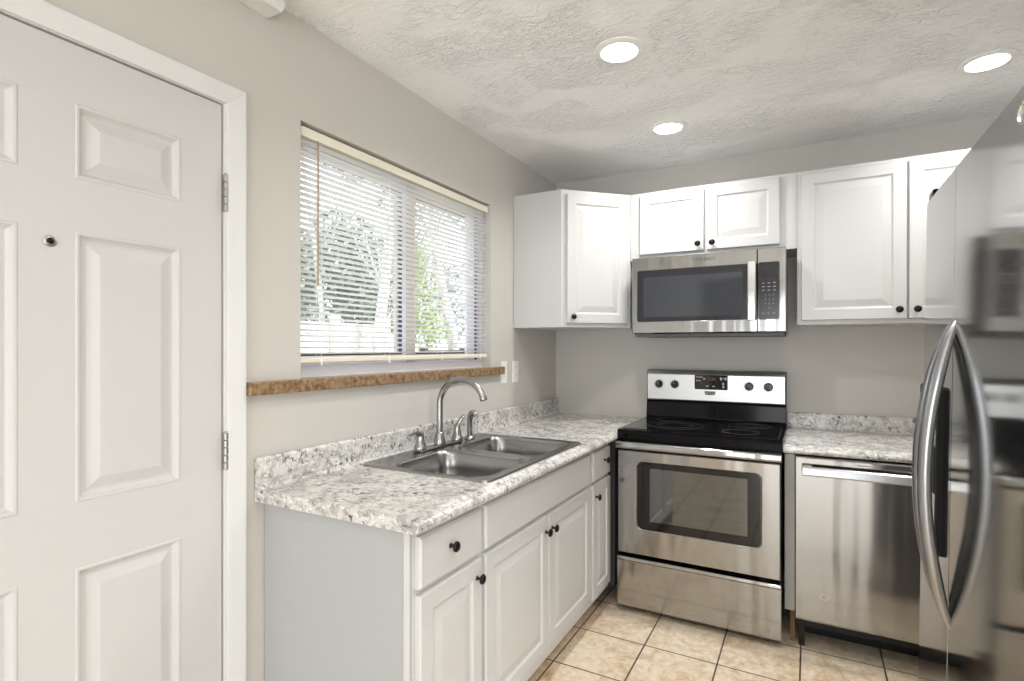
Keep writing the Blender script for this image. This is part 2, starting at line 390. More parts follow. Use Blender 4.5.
# stone sill
b = MB().box(-.069, .032, -2.336, -.764, WZ0, 1.25, .004)
bm = b.bm
b2 = MB(); b2.box(-.054, .0, WY0 + .001, WY1 - .001, WZ0, 1.25); b2.box(.0, .032, -2.336, -.764, WZ0 - .004, 1.25, .004)
b.bm.free(); b2.build('window_sill', 'sill', wn)

# mini blind
bl = thing('mini_blind', 'white horizontal mini blind lowered over the window, slats open', 'blind', (-.02, -1.495, 2.11))
b = MB(); b.box(-.048, -.012, WY0 + .012, WY1 - .012, 2.088, 2.122, .003); b.build('headrail', 'cream', bl)
b = MB(); nS = 37; zt_, zb_ = 2.076, 1.336
for i in range(nS):
    z = zt_ + (zb_ - zt_) * i / (nS - 1); sec = []
    for k in range(4):
        u = -1 + 2 * k / 3; x = -.030 + u * .0122; zz = z + u * .0030 + .0016 * (1 - u * u); sec.append((x, zz))
    pts = sec + [(x, zz - .0006) for x, zz in sec[::-1]]
    b.prism(pts, 'y', WY0 + .014, WY1 - .014)
b.build('slats', 'slat', bl)
b = MB(); b.box(-.042, -.017, WY0 + .012, WY1 - .012, 1.302, 1.322, .004); b.build('bottom_rail', 'cream', bl)
for y in (-2.02, -1.66, -1.29, -.95):
    b = MB()
    for dx in (-.0425, -.0168): b.box(dx - .0006, dx + .0006, y - .0006, y + .0006, 1.302, 2.09)
    b.box(-.0176, -.0155, y - .004, y + .004, 1.292, 1.314)
    b.build('ladder_cord', 'slat', bl)
b = MB().sweep([(-.014, -2.040, 2.09), (-.011, -2.040, 2.07), (-.010, -2.041, 1.85), (-.010, -2.042, 1.575)], [.002, .003, .0036, .0042], [.002, .003, .0036, .0042], n=8)
b.build('tilt_wand', 'wand', bl)

# ------------------------------------------------------------------ outlets
def outlet(y, label, duplex=True):
    o = thing('wall_outlet', label, 'outlet', (0, y, 1.215))
    MB().box(0, .005, y - .035, y + .035, 1.152, 1.278, .002).build('cover_plate', 'plastic', o)
    for dz in (-.022, .022):
        s = MB().box(.0045, .0075, y - .016, y + .016, 1.215 + dz - .014, 1.215 + dz + .014, .0014).build('socket', 'plastic', o)
        b = MB()
        for dy in (-.006, .006): b.box(.0074, .0077, y + dy - .001, y + dy + .001, 1.215 + dz - .004, 1.215 + dz + .006)
        b.build('slot', 'dark_letter', s)
    return o
outlet(-.728, 'white outlet partly covered by the end of the brown window sill')
outlet(-.590, 'white outlet by the back corner beneath the corner wall cabinet')

# ------------------------------------------------------------------ cabinets
Z = Vector((0, 0, 1))
RAISED = [(.000, .014), (.0035, .0185), (.052, .0185), (.055, .0155), (.060, .0115), (.066, .0115), (.094, .0175), (.098, .018)]
def raised(w):
    s = 1.0 if w > .2 else .62
    return [(0, .014), (.0035, .0185)] + [(i * s if i > .01 else i, d) for i, d in RAISED[2:]]
SLAB = [(0, .012), (.006, .0185)]
def knob(parent, p, n):
    p = Vector(p)
    MB().lathe(p, n, [(.008, 0), (.0075, .002), (.0048, .005), (.0045, .012), (.009, .016), (.0152, .019), (.0158, .023), (.012, .0275), (.004, .0295)], 24).build('knob', 'bronze', parent, smooth=50)
def front(parent, name, O, U, Nn, w, h, rings, m, kn=None):
    d = MB().panel(O, U, Nn, w, h, .018, rings).build(name, m, parent)
    LOC[d.name] = LOC[parent.name]
    if kn: knob(d, Vector(O) + Vector(U) * kn[0] + Z * kn[1] + Vector(Nn) * .018, Nn)
    return d
XF = .5905
def base_cab(name, label, y0, y1, parts, end=False):
    """base cabinet on the left run, doors face +x"""
    c = thing(name, label, 'cabinet', (.3, (y0 + y1) / 2, 0)); g = .0008
    b = MB(); t = .018
    b.box(.003, XF, y0 + g, y0 + t, .105, .874); b.box(.003, XF, y1 - t, y1 - g, .105, .874)
    b.box(.003, XF - .0202, y0 + t, y1 - t, .105, .123); b.box(.003, .01, y0 + t, y1 - t, .1232, .874)
    b.box(XF - .02, XF, y0 + t, y1 - t, .105, .15); b.box(XF - .02, XF, y0 + t, y1 - t, .83, .874); b.box(XF - .02, XF, y0 + t, y1 - t, .675, .715)
    for za, zb in ((.1502, .6748), (.7152, .8298)):
        b.box(XF - .02, XF - .0002, y0 + t + .0002, y0 + .03, za, zb); b.box(XF - .02, XF - .0002, y1 - .03, y1 - t - .0002, za, zb)
    b.build('carcass', 'base_white', c)
    MB().box(.49, .505, y0 + g, y1 - g, 0, .105).build('toe_kick', 'tile', c)
    for nm, a0, a1, z0, z1, rg, kn in parts:
        front(c, nm, (XF + .0006, a0, z0), (0, 1, 0), (1, 0, 0), a1 - a0, z1 - z0, rg if rg else raised(a1 - a0), 'base_white', kn)
    return c
c1_ = base_cab('base_cabinet', 'white base cabinet at the near counter end, one drawer over one door', -2.262, -1.922, [
    ('drawer', -2.247, -1.935, .706, .848, SLAB, (.138, .078)), ('door', -2.247, -1.935, .155, .690, None, (.280, .482))])
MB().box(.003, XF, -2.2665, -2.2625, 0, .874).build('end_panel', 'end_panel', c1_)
MB().box(XF - .02, XF - .0003, -2.2695, -2.2625, .105, .874).build('edge_strip', 'base_white', c1_)
base_cab('base_cabinet', 'wide white sink base cabinet with a plain false front over two doors', -1.922, -.938, [
    ('false_front', -1.912, -.958, .706, .848, SLAB, None), ('door', -1.912, -1.437, .155, .690, None, (.448, .475)), ('door', -1.430, -.958, .155, .690, None, (.027, .475))])
c3_ = base_cab('base_cabinet', 'narrow white base cabinet beside the stove, small drawer over slim door', -.938, -.655, [
    ('drawer', -.926, -.668, .706, .848, SLAB, (.160, .082)), ('door', -.926, -.668, .135, .690, None, (.035, .495))])
b = MB(); b.box(.003, .628, -.654, -.006, .105, .874); b.build('corner_carcass', 'gap_shade', c3_)  # colored near-black as the shade in the gap beside the stove

# countertops
def top_sec(x0, x1, z1=.914):   # front edge profile, x1 = nose
    return [(x0, .8765), (x0, z1), (x1 - .042, z1), (x1 - .032, z1 - .001), (x1 - .022, z1 - .006), (x1 - .012, z1 - .009), (x1 - .004, z1 - .014), (x1, z1 - .022), (x1 - .001, z1 - .031), (x1 - .008, .8765)]
ct = thing('countertop', 'speckled granite-look countertop around the sink along the window wall', 'countertop', (.3, -1.2, .8765))
SY0, SY1, SX0, SX1 = -1.873, -1.072, .118, .585
b = MB(); NO = .648
b.prism(top_sec(.003, NO), 'y', -2.302, SY0); b.prism(top_sec(.003, NO), 'y', SY1, -.003)
b.box(.003, SX0, SY0, SY1, .8765, .914); b.prism(top_sec(SX1, NO), 'y', SY0, SY1)
b.build('worktop', 'granite', ct)
b = MB().prism([(.003, .9145), (.003, 1.010), (.008, 1.0135), (.017, 1.0125), (.0225, 1.006), (.0228, .995), (.0215, .940), (.024, .925), (.034, .9145)], 'y', -2.302, -.003)
b.build('backsplash', 'granite', ct)
cr = thing('countertop', 'short granite-look countertop over the dishwasher, right of the stove', 'countertop', (2.0, -.3, .8765))
b = MB().prism([(-p[0], p[1]) for p in top_sec(.003, .645)], 'x', 1.416, XR - .003); b.build('worktop', 'granite', cr)
b = MB().prism([(-.003, .9145), (-.003, .996), (-.008, .9995), (-.017, .9985), (-.0225, .992), (-.0215, .940), (-.024, .925), (-.034, .9145)], 'x', 1.416, XR - .003)
b.build('backsplash', 'granite', cr)

# filler between stove and dishwasher, hidden base cabinet past the dishwasher
fp = thing('filler_panel', 'narrow grey-white filler strip between stove and dishwasher', 'panel', (1.44, -.62, 0))
MB().box(1.4225, 1.462, -.640, -.05, .168, .873).build('panel', 'filler', fp)
b = MB(); b.box(1.442, 1.462, -.575, -.05, 0, .1675); b.build('wood_block', 'raw_wood', fp)
hb = thing('base_cabinet', 'white base cabinet right of the dishwasher behind the refrigerator', 'cabinet', (2.35, -.3, 0))
MB().box(2.07, XR - .003, -.59, -.01, .1, .874).build('carcass', 'base_white', hb)
front(hb, 'door', (2.08, -.5905, .13), (1, 0, 0), (0, -1, 0), .54, .56, raised(.5), 'base_white', (.04, .5))
front(hb, 'drawer', (2.08, -.5905, .706), (1, 0, 0), (0, -1, 0), .54, .142, SLAB, 'base_white', (.27, .07))
MB().box(2.07, XR - .003, -.52, -.5, 0, .1).build('toe_kick', 'tile', hb)

# wall cabinets
ZB, ZT = 1.471, 2.241
wc1 = thing('wall_cabinet', 'white diagonal corner wall cabinet beside the window', 'cabinet', (.3, -.3, ZB))
b = MB().prism([(.002, -.002), (.002, -.61), (.305, -.61), (.609, -.307), (.609, -.002)], 'z', ZB, ZT); b.build('carcass', 'white', wc1)
dU = Vector((1, 1, 0)).normalized(); dN = Vector((1, -1, 0)).normalized()
O = Vector((.305, -.61, ZB + .022)) + dU * .028 + dN * .0006
front(wc1, 'door', O, dU, dN, .375, .722, raised(.37), 'white', (.032, .035))
wc2 = thing('wall_cabinet', 'low white wall cabinet with two doors above the microwave', 'cabinet', (1.04, -.16, 1.86))
b = MB(); b.box(.611, 1.4655, -.308, -.002, 1.858, ZT)
b.build('carcass', 'white', wc2)
Nb = (0, -1, 0); Ub = (1, 0, 0)
front(wc2, 'door', (.668, -.3086, 1.884), Ub, Nb, .352, .340, raised(.3), 'white', (.322, .036))
front(wc2, 'door', (1.034, -.3086, 1.884), Ub, Nb, .355, .340, raised(.3), 'white', (.030, .036))
wc3 = thing('wall_cabinet', 'tall white two-door wall cabinet right of the microwave', 'cabinet', (1.92, -.16, ZB))
b = MB(); b.box(1.4665, 2.385, -.308, -.002, ZB, ZT); b.build('carcass', 'white', wc3)
front(wc3, 'door', (1.484, -.3086, ZB + .020), Ub, Nb, .432, .730, raised(.43), 'white', (.402, .042))
front(wc3, 'door', (1.924, -.3086, ZB + .020), Ub, Nb, .432, .730, raised(.43), 'white', (.030, .042))

# ------------------------------------------------------------------ sink
def rrect(x0, x1, y0, y1, r, z, n=8, bow=0.0):
    P = []
    for cx_, cy_, a0 in ((x1 - r, y1 - r, 0), (x0 + r, y1 - r, 90), (x0 + r, y0 + r, 180), (x1 - r, y0 + r, 270)):
        for k in range(n + 1):
            a = math.radians(a0 + 90 * k / n); P.append((cx_ + r * math.cos(a), cy_ + r * math.sin(a), z))
    return P
sk = thing('sink', 'stainless steel double-bowl kitchen sink set into the speckled countertop', 'sink', (.32, -1.473, .915))
b = MB(); bm = b.bm
RX0, RX1, RY0, RY1 = .040, .605, -1.893, -1.052
def ringv(pts): return [bm.verts.new(p) for p in pts]
def bridge(a, c):
    n = len(a)
    for i in range(n): bm.faces.new([a[i], a[(i + 1) % n], c[(i + 1) % n], c[i]])
o0 = ringv(rrect(RX0, RX1, RY0, RY1, .03, .9144)); o1 = ringv(rrect(RX0 + .003, RX1 - .003, RY0 + .003, RY1 - .003, .028, .9215))
o2 = ringv(rrect(RX0 + .010, RX1 - .010, RY0 + .010, RY1 - .010, .025, .9195))
bridge(o0, o1); bridge(o1, o2)
edges = set()
def loop_edges(l):
    for i in range(len(l)):
        e = bm.edges.get((l[i], l[(i + 1) % len(l)])) or bm.edges.new((l[i], l[(i + 1) % len(l)])); edges.add(e)
loop_edges(o2)
BOWLS = [(.150, .565, -1.862, -1.492), (.150, .565, -1.440, -1.082)]
for (x0, x1, y0, y1) in BOWLS:
    rs = []
    for ins, z, r in ((0, .9195, .075), (.004, .917, .073), (.010, .905, .068), (.016, .85, .065), (.024, .78, .065), (.045, .745, .06), (.08, .736, .05), (.13, .733, .03)):
        rs.append(ringv(rrect(x0 + ins, x1 - ins, y0 + ins, y1 - ins, max(r, .02), z)))
    for a, c in zip(rs, rs[1:]): bridge(a, c)
    bm.faces.new(rs[-1]); loop_edges(rs[0])
bmesh.ops.triangle_fill(bm, use_beauty=True, use_dissolve=False, edges=list(edges))
b.build('basin', 'steel_sink', sk, smooth=35)
for (x0, x1, y0, y1) in BOWLS:
    MB().lathe(((x0 + x1) / 2, (y0 + y1) / 2, .7335), (0, 0, 1), [(.045, 0), (.045, .002), (.038, .003), (.034, .0015), (.02, .0005), (.001, .0005)], 28).build('drain', 'chrome', sk, smooth=40)

# ------------------------------------------------------------------ faucet
fc_ = thing('faucet', 'brushed nickel gooseneck faucet with two lever handles behind the sink', 'faucet', (.095, -1.462, .92))
FX, FY = .095, -1.462; fz = .9208
MB().box(FX - .022, FX + .022, FY - .155, FY + .155, fz, fz + .012, .005, 3).build('deck_plate', 'nickel', fc_, smooth=40)
b = MB().lathe((FX, FY, fz + .012), (0, 0, 1), [(.026, 0), (.026, .012), (.0235, .022), (.019, .045), (.0165, .052), (.0125, .054)], 28)
path = [(FX, FY, fz + .05 + k * .03) for k in range(6)]; zc = 1.108; rr = .1105
path = [(FX, FY, z) for z in (fz + .055, .99, 1.02, 1.05, 1.08)]
for k in range(0, 19):
    a = PI - (PI * .86) * k / 18; path.append((FX + rr + rr * math.cos(a), FY + .0008 * k, zc + rr * math.sin(a)))
path.append((path[-1][0] + .004, path[-1][1], path[-1][2] - .010))
sp_ = MB(); sp_.bm.free(); sp_.bm = b.bm; sp_.sweep(path, .0138, .0138, ref=(0, 1, 0), n=18)
sp_.build('spout', 'nickel', fc_, smooth=50)
MB().lathe(Vector(path[-1]) + Vector((-.002, 0, .006)), (.35, 0, -1), [(.0150, 0), (.0158, .003), (.0158, .018), (.014, .021), (.010, .021), (.010, .016)], 24).build('aerator', 'nickel', fc_, smooth=40)
for s_, tip in ((-1, (.010, -.072, .006)), (1, (.002, .050, .040))):
    hy = FY + s_ * .135
    b = MB().lathe((FX, hy, fz + .012), (0, 0, 1), [(.0265, 0), (.0265, .010), (.024, .014), (.019, .028), (.0155, .045), (.0150, .058), (.0135, .066), (.008, .071), (.001, .072)], 24)
    t = Vector((FX, hy, fz + .012 + .056)); d = Vector(tip)
    P_ = [t, t + d * .35 + Z * .012, t + d * .7 + Z * .012, t + d * 1.05 + Z * .006]
    b.sweep(P_, [.013, .011, .009, .010], [.013, .009, .0065, .0055], ref=(1, 0, 0), n=12)
    b.build('lever_handle', 'nickel', fc_, smooth=50)
ss = thing('side_sprayer', 'brushed nickel side sprayer standing behind the far sink bowl', 'sprayer', (.095, -1.222, .92))
MB().lathe((.095, -1.222, fz), (0, 0, 1), [(.025, 0), (.025, .004), (.020, .010), (.0165, .014), (.0165, .018)], 24).build('base', 'nickel', ss, smooth=40)
b = MB().sweep([(.095, -1.222, fz + .017), (.095, -1.222, fz + .05), (.0955, -1.222, fz + .085), (.098, -1.222, fz + .105), (.106, -1.222, fz + .120), (.120, -1.221, fz + .123), (.130, -1.220, fz + .116)],
    [.0125, .0125, .0130, .0150, .0165, .0165, .014], [.0125, .0125, .0135, .0160, .0165, .0160, .013], n=18)
b.build('spray_head', 'nickel', ss, smooth=50)

# ------------------------------------------------------------------ stove
X0, X1 = .651, 1.411
st = thing('electric_range', 'freestanding stainless electric stove with black glass cooktop between the counters', 'stove', ((X0 + X1) / 2, -.35, 0))
b = MB(); b.box(X0 + .002, X1 - .002, -.640, -.030, .030, .893)
for fx in (X0 + .05, X1 - .05):
    for fy in (-.58, -.08): b.lathe((fx, fy, 0), (0, 0, 1), [(.018, 0), (.018, .008), (.010, .010), (.010, .031)], 12)
b.build('body', 'black', st)
MB().prism([(-.685, .036), (-.6405, .036), (-.6405, .292), (-.680, .292), (-.690, .287), (-.692, .274), (-.685, .266)], 'x', X0 + .001, X1 - .001, .0015, 1).build('storage_drawer', 'steel', st)
# oven door: steel frame with rounded window opening
b = MB(); bm = b.bm; dy = -.690; dz0, dz1 = .308, .832; ex0, ex1 = X0 + .004, X1 - .004
def rr2(x0, x1, z0, z1, r, y, n=6):
    P = []
    for cx_, cz_, a0 in ((x1 - r, z1 - r, 0), (x0 + r, z1 - r, 90), (x0 + r, z0 + r, 180), (x1 - r, z0 + r, 270)):
        for k in range(n + 1):
            a = math.radians(a0 + 90 * k / n); P.append((cx_ + r * math.cos(a), y, cz_ + r * math.sin(a)))
    return P
b.rings([rr2(ex0, ex1, dz0, dz1, .004, -.6405), rr2(ex0, ex1, dz0, dz1, .004, dy + .004), rr2(ex0 + .004, ex1 - .004, dz0 + .004, dz1 - .004, .004, dy),
         rr2(.752, 1.332, .436, .784, .028, dy), rr2(.757, 1.327, .441, .779, .025, dy + .003)], cap0=True, cap1=True)
od = b.build('oven_door', 'steel', st); LOC[od.name] = LOC[st.name]
MB().rings([rr2(.7575, 1.3265, .4415, .7785, .025, dy + .0028), rr2(.7575, 1.3265, .4415, .7785, .025, dy + .0008),
            rr2(.818, 1.272, .483, .752, .006, dy + .0008), rr2(.819, 1.271, .484, .751, .006, dy + .0014)]).build('window_surround', 'black_glass', od)
MB().rings([rr2(.8195, 1.2705, .4845, .7505, .006, dy + .0013), rr2(.8195, 1.2705, .4845, .7505, .006, dy + .0009)]).build('window_glass', 'smoke_glass', od)
MB().prism([(-.6405, .840), (-.6405, .874), (-.706, .878), (-.712, .873), (-.713, .851), (-.708, .843)], 'x', X0 - .001, X1 + .001, .002, 2).build('door_handle', 'steel', od)
b = MB(); b.prism([(-.05, .893), (-.05, .934), (-.655, .934), (-.668, .929), (-.672, .918), (-.670, .884), (-.640, .884), (-.640, .893)], 'x', X0 - .004, X1 + .004)
ctp = b.build('cooktop', 'black', st); LOC[ctp.name] = LOC[st.name]
MB().box(X0 + .015, X1 - .015, -.625, -.105, .9341, .9365, .001).build('glass_surface', 'black_glass', ctp)
M['ring'] = mat('burner_ring_print', (.17, .17, .175), .25)
for bx, by, br_ in ((.885, -.405, .145), (.80, -.175, .072), (1.22, -.49, .085), (1.24, -.235, .10)):
    b = MB()
    for r in ((br_, br_ * .64) if br_ > .09 else (br_,)):
        b.lathe((bx, by, .9365), (0, 0, 1), [(r - .0022, 0), (r - .0022, .0003), (r, .0003), (r, 0)], 48, False, False)
    b.build('burner', 'ring', ctp)
# backguard
b = MB().prism([(-.028, .934), (-.028, 1.222), (-.055, 1.222), (-.078, 1.212), (-.078, 1.036), (-.088, 1.030), (-.095, .944), (-.102, .934)], 'x', X0 - .004, X1, .003, 2)
bg = b.build('backguard', 'black', st); LOC[bg.name] = LOC[st.name]
BGY = -.0885
b = MB().prism([(-.0785, 1.040), (-.0785, 1.2105), (-.070, 1.2165), (-.060, 1.2165), (-.060, 1.219), (-.072, 1.219), (-.0835, 1.211), (-.0905, 1.195), (-.0905, 1.046), (-.087, 1.040)][::1], 'x', X0 + .002, X1 - .006, .0018, 2)
cp = b.build('control_panel', 'steel_bright', bg); LOC[cp.name] = LOC[st.name]
MB().rings([rr2(.930, 1.112, 1.112, 1.196, .006, -.0904), rr2(.930, 1.112, 1.112, 1.196, .006, -.0922)]).build('display_panel', 'black_glass', cp)
text('clock_digits', '12:00', 'display', cp, (1.021, -.0926, 1.172), (PI / 2, 0, 0), .024)
for (px, pz, w_, h_) in ((.944, 1.184, .010, .005), (.957, 1.184, .010, .005), (.970, 1.184, .010, .005), (.944, 1.163, .012, .006), (.960, 1.163, .014, .006), (.984, 1.174, .010, .008),
                         (1.000, 1.132, .014, .006), (1.036, 1.132, .014, .006), (1.075, 1.176, .010, .016), (1.100, 1.176, .010, .016), (1.088, 1.178, .008, .004), (1.088, 1.148, .010, .012), (1.088, 1.130, .010, .014)):
    MB().box(px - w_ / 2, px + w_ / 2, -.0926, -.0921, pz - h_ / 2, pz + h_ / 2).build('button', 'light_letter', cp)

MB().prism([(-.030, .010), (.030, .010), (.028, -.008), (.012, -.012), (-.012, -.012), (-.028, -.008)][::-1], 'y', -.0920, -.0903).build('emblem', 'dark_letter', cp)
em = [o for o in bpy.data.objects if o.name == 'emblem'][0]; em.location = (1.016 - LOC[st.name].x + LOC[st.name].x, 0, 1.092)
text('emblem_lettering', 'MAYTAG', 'light_letter', cp, (1.016, -.0923, 1.0915), (PI / 2, 0, 0), .0125)
for kx in (.722, .816, 1.224, 1.322):
    kz = 1.137; b = MB().lathe((kx, -.0903, kz), (0, -1, 0), [(.024, 0), (.024, .003), (.0215, .006), (.0195, .020), (.0175, .024), (.001, .0245)], 32)
    b.box(kx - .0045, kx + .0045, -.1200, -.112, kz - .018, kz + .018, .0015)
    kb = b.build('control_knob', 'mirrorish', cp, smooth=40); LOC[kb.name] = LOC[st.name]
    MB().box(kx - .0008, kx + .0008, -.1206, -.1198, kz + .004, kz + .017).build('pointer', 'light_letter', kb)
for kx in (.722, .816, 1.224, 1.322):
    MB().lathe((kx, -.0903, 1.137), (0, -1, 0), [(.0285, 0), (.0285, .0006), (.0300, .0006), (.0300, 0)], 40, False, False).build('dial_ring', 'lettering', cp)


# ------------------------------------------------------------------ microwave
A0, A1, MY = .651, 1.421, -.420
mw = thing('microwave', 'stainless over-the-range microwave with dark window under the low wall cabinet', 'microwave', (1.035, -.2, 1.43))
MB().box(A0 + .004, A1 - .004, -.385, -.003, 1.432, 1.8565).build('body', 'black', mw)
MB().box(A0 + .012, A1 - .012, -.400, -.03, 1.416, 1.4315).build('vent_underside', 'grille', mw)
b = MB(); sx = 1.290
b.rings([rr2(A0, sx, 1.434, 1.853, .005, -.3855), rr2(A0, sx, 1.434, 1.853, .005, MY + .005), rr2(A0 + .004, sx - .002, 1.438, 1.849, .004, MY),
         rr2(.680, sx - .003, 1.496, 1.783, .010, MY), rr2(.683, sx - .0035, 1.499, 1.780, .008, MY + .002)])
md = b.build('door', 'steel', mw); LOC[md.name] = LOC[mw.name]
MB().rings([rr2(.6835, sx - .004, 1.4995, 1.7795, .008, MY + .0018), rr2(.6835, sx - .004, 1.4995, 1.7795, .008, MY + .0004)]).build('window_surround', 'mw_panel', md)
MB().rings([rr2(.716, 1.222, 1.522, 1.742, .012, MY + .0004), rr2(.716, 1.222, 1.522, 1.742, .012, MY - .0004)]).build('window_glass', 'mw_glass', md)
b = MB().prism([(1.252, MY - .045), (1.284, MY - .045), (1.288, MY - .040), (1.288, MY - .030), (1.248, MY - .030), (1.248, MY - .040)], 'z', 1.494, 1.786, .002, 2)
b.box(1.256, 1.280, MY - .031, MY + .0003, 1.500, 1.522); b.box(1.256, 1.280, MY - .031, MY + .0003, 1.758, 1.780)
b.build('door_handle', 'steel_mirror', md)
b = MB(); b.rings([rr2(sx + .002, A1, 1.434, 1.853, .005, -.3855), rr2(sx + .002, A1, 1.434, 1.853, .005, MY + .005), rr2(sx + .004, A1 - .004, 1.438, 1.849, .004, MY),
    rr2(sx + .004, 1.392, 1.496, 1.783, .010, MY), rr2(sx + .005, 1.390, 1.498, 1.781, .008, MY + .002)])
mc = b.build('control_housing', 'steel', mw); LOC[mc.name] = LOC[mw.name]
MB().rings([rr2(sx + .0055, 1.3895, 1.4985, 1.7805, .008, MY + .0018), rr2(sx + .0055, 1.3895, 1.4985, 1.7805, .008, MY + .0002)]).build('keypad', 'mw_panel', mc)
MB().box(1.316, 1.372, MY - .0006, MY + .0002, 1.712, 1.738).build('display', 'black_glass', mc)
for r_ in range(3):
    for c_ in range(3): MB().box(1.313 + c_ * .025, 1.325 + c_ * .025, MY - .0006, MY + .0002, 1.676 - r_ * .018, 1.680 - r_ * .018).build('button', 'key_print', mc)
for c_ in range(3): MB().box(1.314 + c_ * .024, 1.322 + c_ * .024, MY - .0006, MY + .0002, 1.526, 1.529).build('button', 'key_print', mc)

for i, row in enumerate(('1 2 3', '4 5 6', '7 8 9', '0')):
    text('key_digits', row, 'key_print', mc, (1.346, MY - .0006, 1.618 - i * .022), (PI / 2, 0, 0), .014, font_scale=1.5)
text('brand_lettering', 'Whirlpool', 'dark_letter', md, (1.030, MY - .0008, 1.822), (PI / 2, 0, 0), .031, shear=.4, font_scale=.85, extr=.0004)

# ------------------------------------------------------------------ dishwasher
dw = thing('dishwasher', 'stainless dishwasher under the short right countertop', 'dishwasher', (1.765, -.33, 0))
b = MB(); b.box(1.468, 2.062, -.615, -.03, .10, .872); b.box(1.480, 2.050, -.460, -.44, 0.0, .10)
for fx in (1.49, 2.04): b.box(fx - .012, fx + .012, -.60, -.575, 0, .10)
b.build('tub', 'matte_black', dw)
b = MB().prism([(-.6155, .142), (-.6155, .870), (-.655, .870), (-.660, .864), (-.660, .150), (-.656, .142)], 'x', 1.466, 2.064, .002, 2)
dd = b.build('door', 'steel', dw); LOC[dd.name] = LOC[dw.name]
MB().rings([[(1.578 + r_ * math.cos(2 * PI * k / 32), y_, .262 + .8 * r_ * math.sin(2 * PI * k / 32)) for k in range(32)] for r_, y_ in ((.017, -.6599), (.017, -.6606), (.0155, -.6606), (.0155, -.6599))], False, False).build('emblem', 'steel_mirror', dd)
b = MB().prism([(-.694, .797), (-.694, .835), (-.703, .837), (-.711, .830), (-.716, .802), (-.712, .797)], 'x', 1.494, 2.036, .0015, 2)
b.box(1.500, 1.530, -.695, -.6602, .804, .830, .002); b.box(2.000, 2.030, -.695, -.6602, .804, .830, .002)
b.build('bar_handle', 'steel_bright', dd)
MB().box(1.70, 1.75, -.6606, -.6600, .850, .853).build('status_light', 'dark_letter', dd)

# ------------------------------------------------------------------ refrigerator
FXF, F0, F1 = 1.786, -2.375, -1.462
fr = thing('refrigerator', 'stainless side-by-side refrigerator with arched handles and a water dispenser', 'refrigerator', (FXF, (F0 + F1) / 2, 0))
FC = (F0 + F1) / 2; FW = (F1 - F0) / 2
def fx_(y): return FXF + .003 * ((y - FC) / FW) ** 2
MB().box(FXF + .082, XR - .035, F0 + .008, F1 - .008, .03, 1.755, .004).build('body', 'fridge_side', fr)
for fy in (F0 + .07, F1 - .07):
    for fx in (FXF + .13, XR - .12): MB().lathe((fx, fy, .0148 * (fx - FXF) + .0005), (0, 0, 1), [(.022, 0), (.022, .031 - .0148 * (fx - FXF))], 14).build('levelling_foot', 'grille', fr)
MB().box(FXF + .05, FXF + .081, F0 + .02, F1 - .02, .035, .088, .003).build('toe_grille', 'grille', fr)
SEAM = -1.829
def fdoor(y0, y1):
    n = 24; Pf = []
    e = .010
    ysn = [y0 + (y1 - y0) * k / n for k in range(n + 1)]
    Pf = [(fx_(y0) + .0012, y0)]
    for y in ysn:
        d = min(y - y0, y1 - y); Pf.append((fx_(y) + 0, min(max(y, y0 + .0008), y1 - .0008)))
    Pf += [(fx_(y1) + .0012, y1), (FXF + .078, y1), (FXF + .078, y0)]
    b = MB().prism(Pf, 'z', .095, 1.768)
    o = b.build('door', 'steel_fridge', fr, smooth=25); LOC[o.name] = LOC[fr.name]; return o
MB().box(FXF + .008, FXF + .076, SEAM - .0016, SEAM + .0016, .096, 1.766).build('seam_shade', 'matte_black', fr)  # black strip set between the doors as the seam's shade
dA = fdoor(SEAM + .0018, F1); dB = fdoor(F0, SEAM - .0018)
for par, y in ((dA, -1.797), (dB, -1.862)):
    n = 28; P_, wd, th = [], [], []; s_ = 1 if par is dA else -1
    for k in range(n + 1):
        t = k / n; z = .712 + (1.424 - .712) * t; bow = math.sin(PI * t) ** .72
        P_.append((fx_(y) + .010 - .064 * bow, y - s_ * .020 * (1 - math.sin(PI * t) ** .6), z))
        w_ = .006 + .0165 * min(1, math.sin(PI * t) * 1.8); wd.append(w_); th.append(.006 + .0075 * min(1, math.sin(PI * t) * 2))
    b = MB().sweep(P_, wd, th, ref=(0, 1, 0), n=18, p=.75); b.build('handle', 'steel_handle', par, smooth=60)
# dispenser on the freezer door
b = MB(); q0, q1, zz0, zz1 = -1.745, -1.512, .845, 1.258; xs_ = fx_(-1.63)
def rr3(y0, y1, z0, z1, r, x): return [(x, p[0], p[2]) for p in rr2(y0, y1, z0, z1, r, 0)]
b.rings([rr3(q0, q1, zz0, zz1, .012, xs_ + .008), rr3(q0, q1, zz0, zz1, .012, xs_ - .011), rr3(q0 + .004, q1 - .004, zz0 + .004, zz1 - .004, .01, xs_ - .014),
         rr3(q0 + .012, q1 - .012, zz0 + .012, zz1 - .10, .01, xs_ - .014), rr3(q0 + .018, q1 - .018, zz0 + .02, zz1 - .11, .01, xs_ + .006)])
dp = b.build('water_dispenser', 'matte_black', dA); LOC[dp.name] = LOC[fr.name]
MB().box(xs_ - .004, xs_ + .004, -1.66, -1.60, .98, 1.10, .003).build('paddle', 'matte_black', dp)
for y in (F1 - .045, F0 + .045):
    MB().box(FXF + .004, FXF + .13, y - .028, y + .028, 1.7685, 1.794, .006, 3).build('hinge_cover', 'black', fr)
b = MB().rings([[(fx_(-2.29) + d, -2.290 + r_ * .042 * math.cos(2 * PI * k / 40), 1.722 + r_ * .020 * math.sin(2 * PI * k / 40)) for k in range(40)] for r_, d in ((1, .001), (1, -.003), (.9, -.006), (.75, -.0062), (.72, -.0035))])
b.build('badge', 'chrome', dB, smooth=40)
fr.rotation_euler = (0, .0148, 0)

